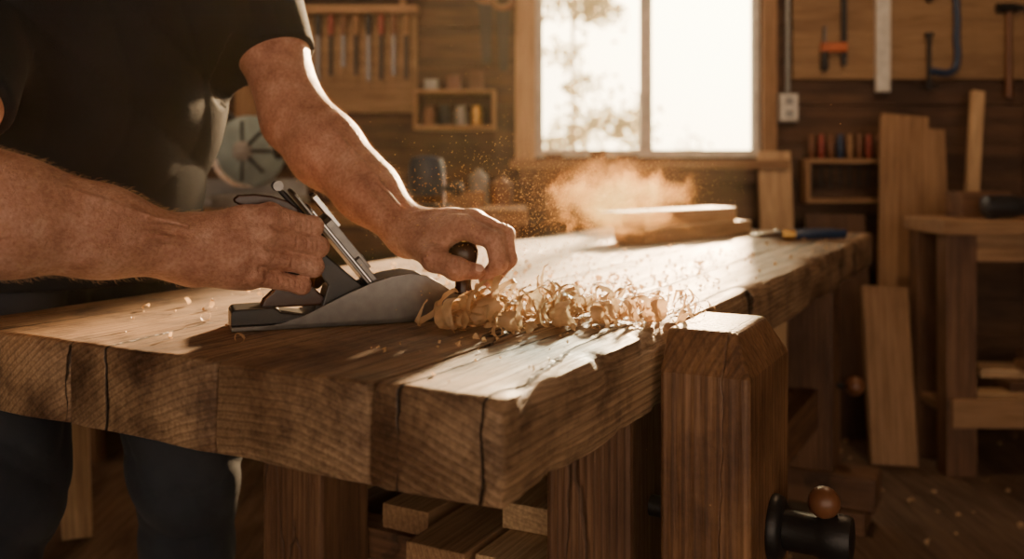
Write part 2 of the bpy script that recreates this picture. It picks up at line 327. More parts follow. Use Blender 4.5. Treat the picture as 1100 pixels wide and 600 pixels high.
# ================================================================= WORKBENCH
ANG=math.atan2(.879,.477)
B=empty('workbench',(-.008,.80,0),ANG)
def timber(name,x0,x1,y0,y1,z0,z1,mat,parent,amp=.0022,chip=0,cr=.006,seed=0,nx=150):
    """slab lofted along x with worn, uneven edges"""
    ny,nz=max(6,int((y1-y0)/.02)),7; loop=[]
    for i in range(ny): loop.append((y0+(y1-y0)*i/ny,z0))
    for i in range(nz): loop.append((y1,z0+(z1-z0)*i/nz))
    for i in range(ny): loop.append((y1-(y1-y0)*i/ny,z1))
    for i in range(nz): loop.append((y0,z1-(z1-z0)*i/nz))
    def rnd(y,z,r):
        cy=min(max(y,y0+r),y1-r); cz=min(max(z,z0+r),z1-r); d=math.hypot(y-cy,z-cz)
        if d>r: y=cy+(y-cy)*r/d; z=cz+(z-cz)*r/d
        return y,z
    v=[];f=[];m=len(loop); xs=[x0+(x1-x0)*i/nx for i in range(nx+1)]; xs=[x0,x0+.002,x0+.006]+xs[1:-1]+[x1-.003,x1]
    for j,x in enumerate(xs):
        e=min(x-x0,x1-x); ins=.003*(1-min(1,e/.005))**1.5
        for (y,z) in loop:
            et=math.exp(-((y-y0)**2+(z-z1)**2)/.022**2); eb=.3*math.exp(-((y-y0)**2+(z-z0)**2)/.022**2)
            n=noise.noise(Vector((x*9,y*11,z*11))); n2=noise.noise(Vector((x*24+5,y*24,z*24)))
            n3=max(0,noise.noise(Vector((x*6+3,seed,2)))-.1)*min(1,e/.05)
            a=amp*n+amp*.5*n2
            r=cr*(1+1.2*abs(n2)); yy,zz=rnd(y,z,r)
            yy+= a*(1 if y<(y0+y1)/2 else -1)*(1 if y0<.01 or y1>.8 else .2); zz+=a*.4*(1 if z>z0+.01 else 2.5)
            if chip:
                c=chip*(n3*2.2+max(0,n2)*.8); yy+=c*(et+eb); zz+=c*.55*(eb-et)
            yc,zc=(y0+y1)/2,(z0+z1)/2
            yy+=ins*(1 if yy<yc else -1); zz+=ins*(1 if zz<zc else -1)
            xx=x+(.003*noise.noise(Vector((y*14,z*14,7))) if j<4 else 0)
            v.append((xx,yy,zz))
    for j in range(len(xs)-1):
        for i in range(m): f.append((j*m+i,(j+1)*m+i,(j+1)*m+(i+1)%m,j*m+(i+1)%m))
    f.append(tuple(range(m))); f.append(tuple((len(xs)-1)*m+i for i in range(m))[::-1])
    o=mkmesh(name,v,f,mat,parent,True); bm=bmesh.new(); bm.from_mesh(o.data); bmesh.ops.recalc_face_normals(bm,faces=bm.faces); bm.to_mesh(o.data); bm.free()
    md=o.modifiers.new('e','EDGE_SPLIT'); md.split_angle=math.radians(55); return o
ys=[0,.142,.34,.572,.83]
for i in range(4):
    timber('top_plank_%d'%(i+1),0,2.34,ys[i]+(.0004 if i else 0),ys[i+1]-.0004,.663,BT-(.0005*(i%2)),M['bench'],B,chip=.013 if i==0 else 0,cr=.006 if i==0 else .0025,seed=i*13.7,nx=200)
for i,(x,y) in enumerate([(.465,.10),(.465,.60),(1.93,.10),(1.93,.70)]):
    box('leg_%d'%(i+1),(.12,.12,.511),(x,y,.4055),M['old_z'],B,b=.006)
for i,x in enumerate((.465,1.93)):
    box('foot_%d'%(i+1),(.12,.93,.09),(x,.40,.105),M['old_y'],B,b=.006)
    box('pad_%da'%i,(.14,.14,.06),(x,.03,.03),M['old_y'],B,b=.004); box('pad_%db'%i,(.14,.14,.06),(x,.77,.03),M['old_y'],B,b=.004)
for i,y in enumerate((.10,.64)): box('stretcher_%d'%(i+1),(1.345,.05,.10),(1.1975,y,.32),M['old_x'],B,b=.004)
for i,x in enumerate((.56,1.2,1.82)): box('slat_%d'%(i+1),(.06,.489,.05),(x,.37,.345),M['old_y'],B,b=.004)
# boards stored on the slats below the top
S=empty('stored_lumber',(-.008,.80,0),ANG)
for i,(x,y,w,l,zz,a) in enumerate([(1.06,.235,.11,1.24,.391,.0),(1.10,.36,.10,1.34,.391,.012),(1.14,.475,.09,1.20,.391,-.01),(1.12,.29,.09,1.16,.432,.06)]):
    box('board_%d'%i,(l,w,.04),(x,y,zz),M['mid_x' if i in(1,2) else 'pale_x'],S,rot=(0,0,a),b=.002)
# leg vise
V=empty('leg_vise',(-.008,.80,0),ANG)
x0,x1=.358,.564; yo=-.122; yi=-.014
def chop():
    v=[];f=[]
    def ring(x0,x1,y0,y1,z): 
        n=len(v); v.extend([(x0,y0,z),(x1,y0,z),(x1,y1,z),(x0,y1,z)]); return n
    rs=[ring(x0,x1,yo,yi,.10),ring(x0,x1,yo,yi,.718),ring(x0+.030,x1-.030,yo+.024,yi,.766)]
    for a,b in zip(rs,rs[1:]):
        for i in range(4): f.append((a+i,a+(i+1)%4,b+(i+1)%4,b+i))
    f.append((rs[0]+3,rs[0]+2,rs[0]+1,rs[0])); f.append(tuple(rs[-1]+i for i in range(4)))
    o=mkmesh('chop',v,f,M['vise'],V); bev(o,.006,3)
chop()
sx=.466; sz=.516
lathe('flange',[(.040,0),(.041,.004),(.038,.012),(.030,.016)],(sx,yo-.0005,sz),M['iron'],V,rot=(math.pi/2,0,0))
lathe('screw_hub',[(.024,0),(.024,.045),(.027,.052),(.029,.060),(.029,.080),(.026,.086),(.014,.088)],(sx,yo-.008,sz),M['iron'],V,rot=(math.pi/2,0,0))
hd=Vector((-.10,.12,1)).normalized(); hc=Vector((sx,yo-.068,sz))
rod('handle_bar',hc-hd*.20,hc+hd*.030,.009,M['ballwood'],V)
ball('handle_knob_top',hc+hd*.043,.0190,M['ballwood'],V); ball('handle_knob_bottom',hc-hd*.21,.0185,M['ballwood'],V)
rod('screw',(sx,yo+.05,sz),(sx,.035,sz),.014,M['iron'],V)
box('guide_bar',(.04,.2,.03),(sx,-.0,.15),M['old_y'],V)
K=empty('bench_dog_knob',(-.008,.80,0),ANG)
rod('spindle',(1.93,.039,.372),(1.93,.005,.372),.008,M['iron'],K); ball('knob',(1.93,-.006,.376),.026,M['ballwood'],K)
# ================================================================= HAND PLANE
PA=math.atan2(.346,.938); PO=Vector((-.339,1.124,BT+.0012))
P=empty('hand_plane',PO,PA)
def pl(s,w,z): # plane-local to world
    c,sn=math.cos(PA),math.sin(PA); return (PO.x+c*s-sn*w,PO.y+sn*s+c*w,PO.z+z)
box('sole',(.355,.064,.006),(.1775,.032,.003),M['steel'],P,b=.001)
cheek=[(.034,0),(.036,.004),(.06,.008),(.088,.016),(.112,.027),(.14,.040),(.17,.052),(.197,.060),(.222,.063),(.243,.059),(.262,.048),(.282,.034),(.305,.025),(.335,.021),(.352,.019),(.355,.014),(.355,0)]
prism('cheek_near',cheek,0,.0032,M['steel'],P,b=.0008); prism('cheek_far',cheek,.0608,.064,M['steel'],P,b=.0008)
prism('heel_casting',[(0,.0055),(0,.022),(.004,.026),(.05,.027),(.06,.020),(.10,.014),(.14,.0055)],.0035,.0605,M['japan'],P,b=.002)
prism('toe_casting',[(.235,.0055),(.24,.016),(.28,.019),(.34,.017),(.353,.014),(.353,.0055)],.0035,.0605,M['japan'],P,b=.002)
prism('frog',[(.105,.006),(.118,.05),(.092,.085),(.100,.098),(.112,.092),(.205,.010),(.2,.006)],.010,.054,M['japan'],P,b=.002)
d=Vector((-.135,0,.168)); un=d.normalized()
def slab_on_iron(name,l0,l1,w,t0,t1,mat,rnd=.01):
    pts=[(-w/2,l0),(w/2,l0),(w/2,l1-rnd)]
    for i in range(1,8): a=math.pi*i/8; pts.append((w/2*math.cos(a),l1-rnd+rnd*math.sin(a)))
    pts.append((-w/2,l1-rnd))
    o=prism(name,pts,t0,t1,mat,P,b=.0008)
    Zv=un; Xv=Vector((0,1,0)); Yv=Zv.cross(Xv)
    o.matrix_local=Matrix.Translation((.203,.032,.006))@Matrix((Xv,Yv,Zv)).transposed().to_4x4(); return o
test=un.cross(Vector((0,1,0)))
sg=1 if test.x>0 else -1
def ts(a,b): return (min(a*sg,b*sg),max(a*sg,b*sg))
slab_on_iron('cutting_iron',-.002,.212,.050,*ts(0,.0035),M['steel'],.014)
slab_on_iron('chip_breaker',.004,.185,.049,*ts(.0037,.0068),M['chrome'],.012)
slab_on_iron('lever_cap_lower',.018,.095,.046,*ts(.007,.014),M['steel'],.006)
slab_on_iron('lever_cap_upper',.070,.160,.040,*ts(.007,.018),M['steel'],.018)
slab_on_iron('cam_lever',.135,.190,.020,*ts(.0165,.023),M['chrome'],.009)
pb=Vector((.203,.032,.006))
nn=test*sg
rod('cap_screw',pb+un*.085+nn*.014,pb+un*.085+nn*.020,.008,M['steel'],P)
a=pb+un*.13-nn*.004; b=pb+un*.222-nn*.008
curve('lateral_lever',[a,pb+un*.19-nn*.006,b],.0035,M['iron'],P,vec=True)
rod('lateral_tab',b+Vector((0,-.013,.002)),b+Vector((0,.013,.002)),.0065,M['steel'],P)
lathe('adjusting_nut',[(.006,-.012),(.016,-.008),(.0165,-.006),(.0165,.004),(.012,.006),(.006,.010)],(.108,.022,.062),M['brass'],P,rot=(0.25,math.pi/2+.35,-.35))
rod('nut_stud',(.10,.032,.062),(.125,.032,.060),.004,M['steel'],P)
# tote
tp=[(.036,.024),(.040,.034),(.052,.045),(.060,.062),(.062,.085),(.058,.108),(.050,.126),(.036,.141),(.018,.150),(.006,.155),(.004,.160),(.010,.165),(.030,.166),(.052,.163),(.070,.157),(.082,.148),(.090,.130),(.096,.105),(.098,.080),(.099,.06),(.104,.045),(.115,.034),(.118,.024)]
tt=prism('tote',tp,.0205,.0435,M['rose'],P,b=.007); tt.modifiers['b'].segments=4
lathe('front_knob',[(.016,0),(.017,.004),(.013,.012),(.011,.022),(.012,.034),(.017,.048),(.0205,.060),(.0200,.070),(.015,.078),(.006,.081)],(.303,.032,.018),M['rose'],P)
rod('knob_screw',(.303,.032,.098),(.303,.032,.1005),.006,M['brass'],P)
# ================================================================= MAN
MAN=empty('man',(0,0,0))
hR=.0019
R=Field((-.80,.86,.76),(-.17,1.30,1.30),hR)
sh=np.array((-.68,1.17,1.19)); el=np.array((-.60,.955,.93)); wr=np.array(pl(-.045,.008,.100))
def lerp(a,b,t): return tuple(np.array(a)*(1-t)+np.array(b)*t)
R.chain([sh,lerp(sh,el,.5),el],[.060,.056,.050],.03)
f1=np.array(lerp(el,wr,.27))+(0,-.004,-.004); f2=lerp(el,wr,.62)
R.chain([el,f1,f2,wr],[.050,.060,.047,.035],.03)
R.cap(lerp(el,wr,.1),lerp(el,wr,.55),.036,.03,.03); 
R.cap(np.array(lerp(el,wr,.05))+(.0,-.01,.022),np.array(lerp(el,wr,.6))+(0,-.006,.012),.035,.022,.03)
mc=[pl(.045,-.004,.141),pl(.040,-.010,.118),pl(.034,-.010,.093),pl(.025,-.004,.069)]
pip=[pl(.098,.006,.1255),pl(.104,.002,.1000),pl(.098,.003,.0755),pl(.084,.006,.0525)]
dip=[pl(.104,.036,.119),pl(.108,.034,.094),pl(.103,.034,.070),pl(.090,.034,.0495)]
tip=[pl(.084,.053,.116),pl(.086,.053,.092),pl(.082,.052,.069),pl(.074,.050,.050)]
wa=[pl(-.035,.004,.120),pl(-.037,.000,.108),pl(-.037,.000,.095),pl(-.033,.004,.083)]
rf=[(.0142,.0124,.0108,.0090),(.0146,.0128,.0110,.0092),(.0142,.0124,.0106,.0088),(.0130,.0112,.0096,.0080)]
for i in range(4):
    R.chain([wa[i],lerp(wa[i],mc[i],.6),mc[i]],[.022,.018,.0160],.014)     # metacarpals
R.cap(wr,pl(-.01,.004,.10),.034,.030,.03)
R.cap(pl(-.02,.022,.085),pl(.020,.016,.068),.021,.019,.016)   # heel of hand
R.cap(pl(-.02,.026,.118),pl(.018,.036,.128),.020,.016,.018)   # thenar
for i in range(4):
    r=rf[i]; Fk=.0032
    mid=np.array(lerp(mc[i],pip[i],.5))+np.array((0,-.001,0))
    R.chain([mc[i],tuple(mid),pip[i]],[r[0]+.001,r[1]-.0002,r[1]],Fk)
    R.cap(np.array(pip[i])+(0.001,-.001,0),np.array(pip[i])+(0.001,-.001,0),r[1]+.0010,r[1]+.0010,.003)
    R.cap(np.array(mc[i])+np.array((.000,-.0065,.0015)),np.array(mc[i])+np.array((.004,-.0065,.001)),.0102,.0098,.006)
    R.chain([pip[i],dip[i],tip[i]],[r[1],r[2],r[3]],.003)
R.chain([pl(-.012,.036,.124),pl(.022,.056,.137),pl(.055,.058,.136),pl(.082,.054,.130)],[.018,.0135,.0118,.0095],.008)
for i in range(3):
    g0=np.array(lerp(mc[i],mc[i+1],.5)); g1=np.array(lerp(pip[i],pip[i+1],.5))
    R.cap(lerp(g0,g1,.12)+np.array((0,-.0165,0)),g1+np.array((.010,-.012,0)),.0016,.0022,.004,sub=True)
for i in range(4):
    a=np.array(lerp(wa[i],mc[i],.25))+(0,-.019,.004); b=np.array(mc[i])+(-.004,-.0165,.003); R.cap(a,b,.0018,.0028,.005)
    for t in (.0,.008,-.006,.022):   # knuckle creases
        dd=np.array(pip[i])-np.array(mc[i]); dd/=np.linalg.norm(dd); c=np.array(pip[i])-dd*(.003+t)+np.array((0,-rf[i][1]-.0012,0))
        R.cap(c+(0,0,-.008),c+(0,0,.008),.0012,.0012,.0022,sub=True)
for pts in ([(-.50,.978,.945),(-.45,1.012,.925),(-.41,1.045,.905),(-.375,1.075,.893)],[(-.47,1.0,.885),(-.43,1.022,.893),(-.395,1.055,.88),(-.36,1.085,.87),(-.335,1.10,.872)],[pl(-.05,-.022,.12),pl(-.02,-.0205,.112),pl(.0,-.0225,.118),pl(.02,-.022,.108)],[pl(-.03,-.018,.09),pl(-.01,-.0205,.084),pl(.01,-.020,.082)]):
    for a,b in zip(pts,pts[1:]): R.cap(a,b,.0030,.0027,.006)
rarm=R.mesh('right_arm',M['skin'],MAN)
# --- left arm + hand on knob
Lf=Field((-.56,1.14,.79),(.045,1.68,1.40),hR)
def T(x,y,z): return np.array((x,y,BT+z))
shl=T(-.45,1.56,.54); ell=T(-.338,1.455,.275); wl=T(-.142,1.303,.108)
Lf.chain([shl,lerp(shl,ell,.5),ell],[.062,.055,.049],.03)
Lf.chain([ell,np.array(lerp(ell,wl,.28))+(0.0,0,-.002),lerp(ell,wl,.65),wl],[.047,.052,.042,.031],.03)
Lf.cap(np.array(lerp(shl,ell,.85))+(.006,-.02,.006),np.array(lerp(ell,wl,.5))+(.006,-.008,.016),.030,.024,.03)
mcl=[T(-.066,1.232,.122),T(-.054,1.253,.128),T(-.050,1.274,.126),T(-.056,1.294,.117)]
pil=[T(-.024,1.219,.105),T(-.012,1.240,.111),T(-.010,1.263,.108),T(-.020,1.286,.098)]
dil=[T(-.017,1.214,.075),T(-.005,1.236,.079),T(-.005,1.258,.077),T(-.014,1.280,.072)]
til=[T(-.034,1.223,.054),T(-.023,1.240,.056),T(-.023,1.260,.055),T(-.029,1.278,.054)]
wal=[T(-.132,1.285,.112),T(-.128,1.298,.118),T(-.128,1.310,.118),T(-.132,1.322,.112)]
for i in range(4):
    Lf.chain([wal[i],lerp(wal[i],mcl[i],.6),mcl[i]],[.021,.018,.0155],.012)
Lf.cap(wl,T(-.10,1.28,.105),.029,.026,.025)
for i in range(4):
    r=[q+.0006 for q in rf[i]]
    Lf.chain([mcl[i],lerp(mcl[i],pil[i],.5),pil[i]],[r[0]+.0015,r[1]+.0008,r[1]],.004)
    Lf.cap(pil[i]+np.array((.001,-.0005,.001)),pil[i]+np.array((.001,-.0005,.001)),r[1]+.001,r[1]+.001,.004)
    Lf.cap(mcl[i]+np.array((-.002,0,.006)),mcl[i]+np.array((.003,0,.0055)),.0095,.009,.005)
    Lf.chain([pil[i],dil[i],til[i]],[r[1],r[2]+.0006,r[3]+.0006],.003)
    a=np.array(lerp(wal[i],mcl[i],.3))+(0,-.002,.0185); b=mcl[i]+np.array((-.006,-.001,.0135)); Lf.cap(a,b,.0018,.0028,.005)
    dd=pil[i]-mcl[i]; dd/=np.linalg.norm(dd)
    for t in(0,.007,-.006):
        c=pil[i]-dd*(.002+t)+np.array((.35,-.2,.9))*(r[1]+.0012); Lf.cap(c+(0,-.007,0),c+(0,.007,0),.0012,.0012,.0022,sub=True)
for i in range(3):
    g0=(mcl[i]+mcl[i+1])/2; g1=(pil[i]+pil[i+1])/2; g2=(dil[i]+dil[i+1])/2
    Lf.cap(lerp(g0,g1,.3)+np.array((.004,0,.0130)),g1+np.array((.010,0,.009)),.0015,.0022,.005,sub=True); Lf.cap(g1+np.array((.010,0,.009)),g2+np.array((.012,0,-.01)),.002,.002,.004,sub=True)
th=[T(-.128,1.272,.098),T(-.102,1.222,.080),T(-.072,1.197,.070),T(-.046,1.203,.066)]
Lf.chain(th,[.021,.0160,.0140,.0106],.009)
Lf.cap(th[0],mcl[0]+np.array((-.02,.0,-.012)),.018,.012,.018)
Lf.cap(th[1]+np.array((0,-.002,.002)),th[1]+np.array((0,-.002,.002)),.0165,.0165,.004)
Lf.cap(th[2]+np.array((0,-.002,.001)),th[2]+np.array((0,-.002,.001)),.0146,.0146,.003)
for t in(-.006,0,.006):
    c=th[2]+np.array((t,-.0125,.009)); Lf.cap(c+(0,-.005,-.006),c+(0,.005,.005),.0012,.0012,.0022,sub=True)
for pts in ([T(-.27,1.37,.262),T(-.23,1.335,.225),T(-.19,1.31,.183),T(-.155,1.28,.148)],[T(-.13,1.275,.137),T(-.105,1.268,.141),T(-.085,1.255,.136)],[T(-.25,1.345,.215),T(-.21,1.31,.178),T(-.17,1.28,.142)]):
    for a,b in zip(pts,pts[1:]): Lf.cap(a,b,.0028,.0024,.006)
larm=Lf.mesh('left_arm',M['skin'],MAN)
def nail(c,d,n,w=.0058,l=.0070):
    d=Vector(d).normalized(); n=Vector(n); n=(n-d*n.dot(d)).normalized(); x=d.cross(n)
    o=ball('nail',(0,0,0),1,M['nail'],MAN); o.matrix_local=Matrix.Translation(Vector(c)+n*0)@Matrix((x,d,n)).transposed().to_4x4()@Matrix.Diagonal((w,l,.0016,1))
def nails(dp,tpv,r,nrm):
    dp=Vector(dp);tpv=Vector(tpv); d=(tpv-dp).normalized(); n=Vector(nrm); n=(n-d*n.dot(d)).normalized(); nail(tpv+n*(r-.0008)+d*.001,d,n)
nails(dil[0],til[0],rf[0][3]+.0012,(.7,-.5,-.4)); nails(dil[1],til[1],rf[1][3]+.0012,(1,-.1,-.5)); nails(dil[2],til[2],rf[2][3]+.0012,(1,.1,-.5)); nails(th[2],th[3],.0106,(0,-.8,.6))
def hairs(o,axis,a,b,n,seed,name):
    rng=np.random.RandomState(seed); me=o.data; co_=np.empty(len(me.vertices)*3,np.float32); me.vertices.foreach_get('co',co_); co_=co_.reshape(-1,3)
    no=np.empty(len(me.vertices)*3,np.float32); me.vertices.foreach_get('normal',no); no=no.reshape(-1,3)
    a=np.array(a);b=np.array(b);d=b-a; L=np.linalg.norm(d); d=d/L; t=(co_-a)@d; dist=np.linalg.norm(co_-a-t[:,None]*d,axis=1)
    ok=np.where((t>-.02)&(t<L*1.10)&(dist<.075))[0]; ids=rng.choice(ok,n); v=[];f=[]
    for i in ids:
        p=co_[i]; q=no[i]*rng.uniform(.3,.8)+d*rng.uniform(.5,1.1)+rng.normal(0,.22,3); q/=np.linalg.norm(q); l=rng.uniform(.004,.010); s=np.cross(q,rng.normal(0,1,3)); s/=np.linalg.norm(s); s*=.00012
        m=p+q*l*.5+no[i]*.0004; e=p+q*l+d*l*.25-no[i]*l*.12; k=len(v); v+=[p-s-no[i]*.0005,p+s-no[i]*.0005,m+s*.8,m-s*.8,e]; f+=[(k,k+1,k+2,k+3),(k+3,k+2,k+4)]
    mkmesh(name,v,f,M['hair'],MAN)
hairs(rarm,0,el,wr,3800,1,'right_arm_hair'); hairs(larm,0,ell,wl,3400,2,'left_arm_hair')
# --- shirt
Sh=Field((-.96,.98,.74),(-.24,1.80,1.46),.0045)
Sh.cap((-.64,1.26,1.19),(-.50,1.47,1.25),.125,.118,.06)
Sh.cap((-.53,1.47,1.20),(-.655,1.585,.88),.112,.110,.08); Sh.cap((-.66,1.28,1.16),(-.75,1.46,.88),.118,.115,.08)
Sh.cap((-.60,1.38,1.10),(-.69,1.50,.84),.115,.13,.08)
Sh.cap((-.655,1.585,.92),(-.66,1.60,.76),.108,.112,.04); Sh.cap((-.75,1.46,.92),(-.765,1.48,.76),.112,.115,.04)
Sh.cap((-.57,1.36,1.29),(-.53,1.33,1.345),.085,.066,.07)
Sh.cap(sh,lerp(sh,el,.62),.080,.069,.05); Sh.cap(shl,lerp(shl,ell,.60),.083,.066,.05)
Sh.cap((-.64,1.23,1.22),sh,.085,.08,.05); Sh.cap((-.49,1.48,1.27),shl,.088,.083,.05)
x,y,z=Sh.grid()
def rdg(a): return 1-2*np.abs(np.sin(a))**.7
fold=.0055*rdg(15*(x*.75+y*.35)+9*z+1.6*np.sin(9*z+7*x))*(.4+.6*np.sin(5*y+6*z+1)**2)+.0040*rdg(30*(x+.35*y)-14*z+2.2*np.sin(11*z))*(.3+.7*np.sin(6*x-7*z)**2)+.0045*rdg(24*z+14*x+7*y+2*np.sin(12*x))*np.clip(np.sin(8*x+6*z+2),0,1)
Sh.F=Sh.F+fold.astype(np.float32)
dl=np.array(ell)-shl; pL=np.array(lerp(shl,ell,.62)); pR=np.array(lerp(sh,el,.62)); dr=el-sh
for p0,d0 in((pL,dl),(pR,dr)):
    d0=d0/np.linalg.norm(d0); pln=((x-p0[0])*d0[0]+(y-p0[1])*d0[1]+(z-p0[2])*d0[2]); near=np.sqrt((x-p0[0])**2+(y-p0[1])**2+(z-p0[2])**2)<.115
    Sh.F=np.where(near&(pln>-.06),np.maximum(Sh.F,pln),Sh.F).astype(np.float32)
Sh.clip((0,0,.778),(0,0,-1))
Sh.mesh('t_shirt',M['shirt'],MAN)
# --- trousers
Tr=Field((-1.0,1.20,.04),(-.40,1.78,.95),.005)
Tr.chain([(-.70,1.66,.86),(-.525,1.50,.49),(-.56,1.62,.10)],[.100,.078,.066],.04); Tr.chain([(-.78,1.50,.86),(-.74,1.345,.49),(-.86,1.37,.10)],[.102,.080,.066],.04)
Tr.cap((-.715,1.62,.88),(-.785,1.50,.88),.105,.105,.05)
x,y,z=Tr.grid()
Tr.F=Tr.F+(.005*rdg(26*z+10*x+2*np.sin(20*y))*(.4+.6*np.sin(5*z+1)**2)+.003*rdg(20*x+30*z+15*y)).astype(np.float32)
Tr.clip((0,0,.075),(0,0,-1)); Tr.mesh('jeans',M['jeans'],MAN)
Bo=Field((-1.0,1.2,0),(-.35,1.75,.16),.004)
for a,dx,dy in((( -.56,1.62,.10),.16,-.10),((-.86,1.37,.10),.16,-.10)):
    a=np.array(a); Bo.cap(a+(-.02,.01,-.02),a+(0,0,.04),.045,.042,.02); Bo.cap(a+(-.03,.015,-.055),a+(dx*.95,dy*.95,-.06),.042,.038,.03); Bo.cap(a+(0,0,-.035),a+(dx*.55,dy*.55,-.045),.042,.036,.03)
Bo.clip((0,0,.004),(0,0,-1)); Bo.mesh('boots',M['leather'],MAN)
# --- head and neck (above the framing)
Hf=Field((-.72,1.05,1.22),(-.28,1.50,1.66),.003)
hc=np.array((-.475,1.275,1.485)); fw=np.array((.72,-.35,-.60)); fw/=np.linalg.norm(fw); up=np.array((0,0,1.))-fw*fw[2]; up/=np.linalg.norm(up); rt=np.cross(fw,up)
def H(f,u,r=0): return hc+fw*f+up*u+rt*r
Hf.cap((-.575,1.365,1.27),H(-.02,-.05),.062,.058,.03)
Hf.cap(H(-.03,.03),H(.02,.03),.078,.074,.03); Hf.cap(H(.015,.0),H(.045,-.075),.060,.034,.04)
Hf.cap(H(.03,-.085,.02),H(.03,-.085,-.02),.030,.030,.03)
Hf.cap(H(.086,.012),H(.112,-.024),.008,.013,.010); Hf.cap(H(.088,.024,-.035),H(.088,.024,.035),.010,.010,.012)
for s in(-1,1):
    Hf.cap(H(.098,.004,s*.032),H(.100,.004,s*.032),.012,.012,.010,sub=True); Hf.cap(H(.066,-.02,s*.042),H(.06,-.03,s*.04),.022,.022,.02)
    Hf.cap(H(-.012,.012,s*.078),H(-.016,-.026,s*.076),.014,.009,.006,flat=(rt,1.8))
Hf.cap(H(.088,-.052,-.018),H(.088,-.052,.018),.0085,.0085,.006); Hf.cap(H(.086,-.064,-.014),H(.086,-.064,.014),.009,.009,.006); Hf.cap(H(.099,-.058,-.022),H(.099,-.058,.022),.0012,.0012,.003,sub=True)
Hf.mesh('head',M['skin'],MAN)
for s in(-1,1): ball('eye',H(.083,.004,s*.032),.0125,M['eye'],MAN)
Hh=Field((-.72,1.05,1.30),(-.28,1.52,1.70),.004)
Hh.cap(H(-.035,.042),H(.012,.052),.082,.076,.03); Hh.cap(H(-.055,.0),H(-.05,-.03),.070,.058,.03)
Hh.clip(H(.062,.06),fw*.8-up*.6); Hh.mesh('hair',M['headhair'],MAN)
# ================================================================= SHAVINGS
def ribbon(v,f,c,axis,r0,turns,g,width,pitch,ph,zfloor,n=40,flat=1.0,wild=.3):
    axis=Vector(axis).normalized(); a=axis.orthogonal().normalized(); b=axis.cross(a); k=len(v); P_=[]
    m=5; sd=random.random()*50
    for i in range(n+1):
        t=turns*2*math.pi*i/n; r=r0*(1+g*t)*(1+wild*noise.noise(Vector((t*.9,sd,0)))); u=i/n; e=min(1,.25+3.2*u)*min(1,.15+3*(1-u))
        cc=a*math.cos(t+ph)*r+b*math.sin(t+ph)*r*flat+axis*(pitch*t+r0*wild*1.2*noise.noise(Vector((t*.6,sd+4,1))))
        for j in range(m):
            q=(j/(m-1)-.5); w=width*e*(1+.30*noise.noise(Vector((t*2.3,j*.01+(1 if j>2 else 0),sd+9)))) ; rr=1+.14*noise.noise(Vector((t*2,q*2.5,sd)))
            rag=.0012*noise.noise(Vector((i*1.7,j*9.,sd))) if j in(0,m-1) else 0
            P_.append(cc*rr+axis*(q*w+rag))
    mz=min(p.z for p in P_); off=Vector((c[0],c[1],zfloor-mz))
    v.extend([p+off for p in P_])
    for i in range(n):
        for j in range(m-1): f.append((k+i*m+j,k+(i+1)*m+j,k+(i+1)*m+j+1,k+i*m+j+1))
v=[];f=[]; zb=BT+.001
hero=[((-.086,1.150),(.75,-.55,.25),.010,2.2,.09,.026,.0022),((-.050,1.158),(.85,.35,.3),.009,2.2,.09,.024,.0024),((-.070,1.132),(.5,-.8,.1),.007,1.6,.10,.020,.001),
((-.055,1.185),(.3,-.9,.4),.018,1.2,.08,.022,.003),((-.022,1.185),(.3,-.9,.2),.016,.9,.08,.020,.003),((.018,1.172),(.6,-.6,.3),.018,.8,.10,.020,.003),
((.052,1.165),(.8,-.3,.2),.010,1.7,.06,.018,.0025),((.03,1.230),(.1,-.9,.2),.022,.7,.05,.022,.003),((.100,1.180),(.9,.3,.1),.009,1.6,.06,.018,.0025),
((.13,1.225),(.4,-.8,.1),.015,.8,.08,.018,.003),((.180,1.200),(.7,-.6,.3),.009,1.3,.08,.016,.002),((.08,1.265),(.8,-.3,.3),.015,.8,.04,.018,.002),
((-.015,1.135),(.9,-.2,.05),.007,1.8,.1,.018,.002),((-.03,1.165),(.2,.9,.3),.013,1.5,.08,.016,.003),((.07,1.205),(-.4,.8,.2),.013,1.3,.08,.016,.003)]
for (c,ax,r0,tn,g,w,p_) in hero: ribbon(v,f,c,ax,r0,tn,g,w,p_,random.random()*6,zb,n=64)
for i in range(200):
    t=random.random()**1.15; x=-.05+.30*t+random.gauss(0,.022); y=1.185+.09*t+random.gauss(0,.022+.034*t); q=1-.5*t
    ax=(random.gauss(0,1),random.gauss(0,1),random.gauss(0,.35)); ribbon(v,f,(x,y),ax,random.choice([.004,.006,.010,.015,.020])*q,random.uniform(.25,1.1),random.uniform(.02,.2),random.uniform(.003,.014)*q,random.uniform(.0005,.003),random.random()*6,zb+random.random()*.018*max(0,1-1.8*abs(t-.3)),n=22,flat=random.uniform(.4,1),wild=.5)
mkmesh('wood_shavings',v,f,M['shav'],None,True)
v=[];f=[]
c0,s0=math.cos(ANG),math.sin(ANG)
def bl(x,y): return (-.008+c0*x-s0*y,.80+s0*x+c0*y)
for i in range(1050):
    x=random.choice([random.gauss(.50,.16),random.gauss(.75,.25),random.uniform(.1,2.2)]); y=random.choice([random.gauss(.18,.09),random.gauss(.3,.15),random.uniform(.03,.7)])
    if not(.03<x<2.3 and .02<y<.8): continue
    X,Y=bl(x,y); r=random.uniform(.0007,.0028) if random.random()<.82 else random.uniform(.003,.006)
    if math.hypot(X+.2,Y-1.17)<.14 or math.hypot(X-.47,Y-2.66)<.33: continue
    ribbon(v,f,(X,Y),(random.gauss(0,1),random.gauss(0,1),random.gauss(0,.25)),r,random.uniform(.3,1.0),.05,random.uniform(.001,.003)+r,0,random.random()*6,zb,n=8)
mkmesh('shaving_crumbs',v,f,M['shav'],None,True)
v=[];f=[]
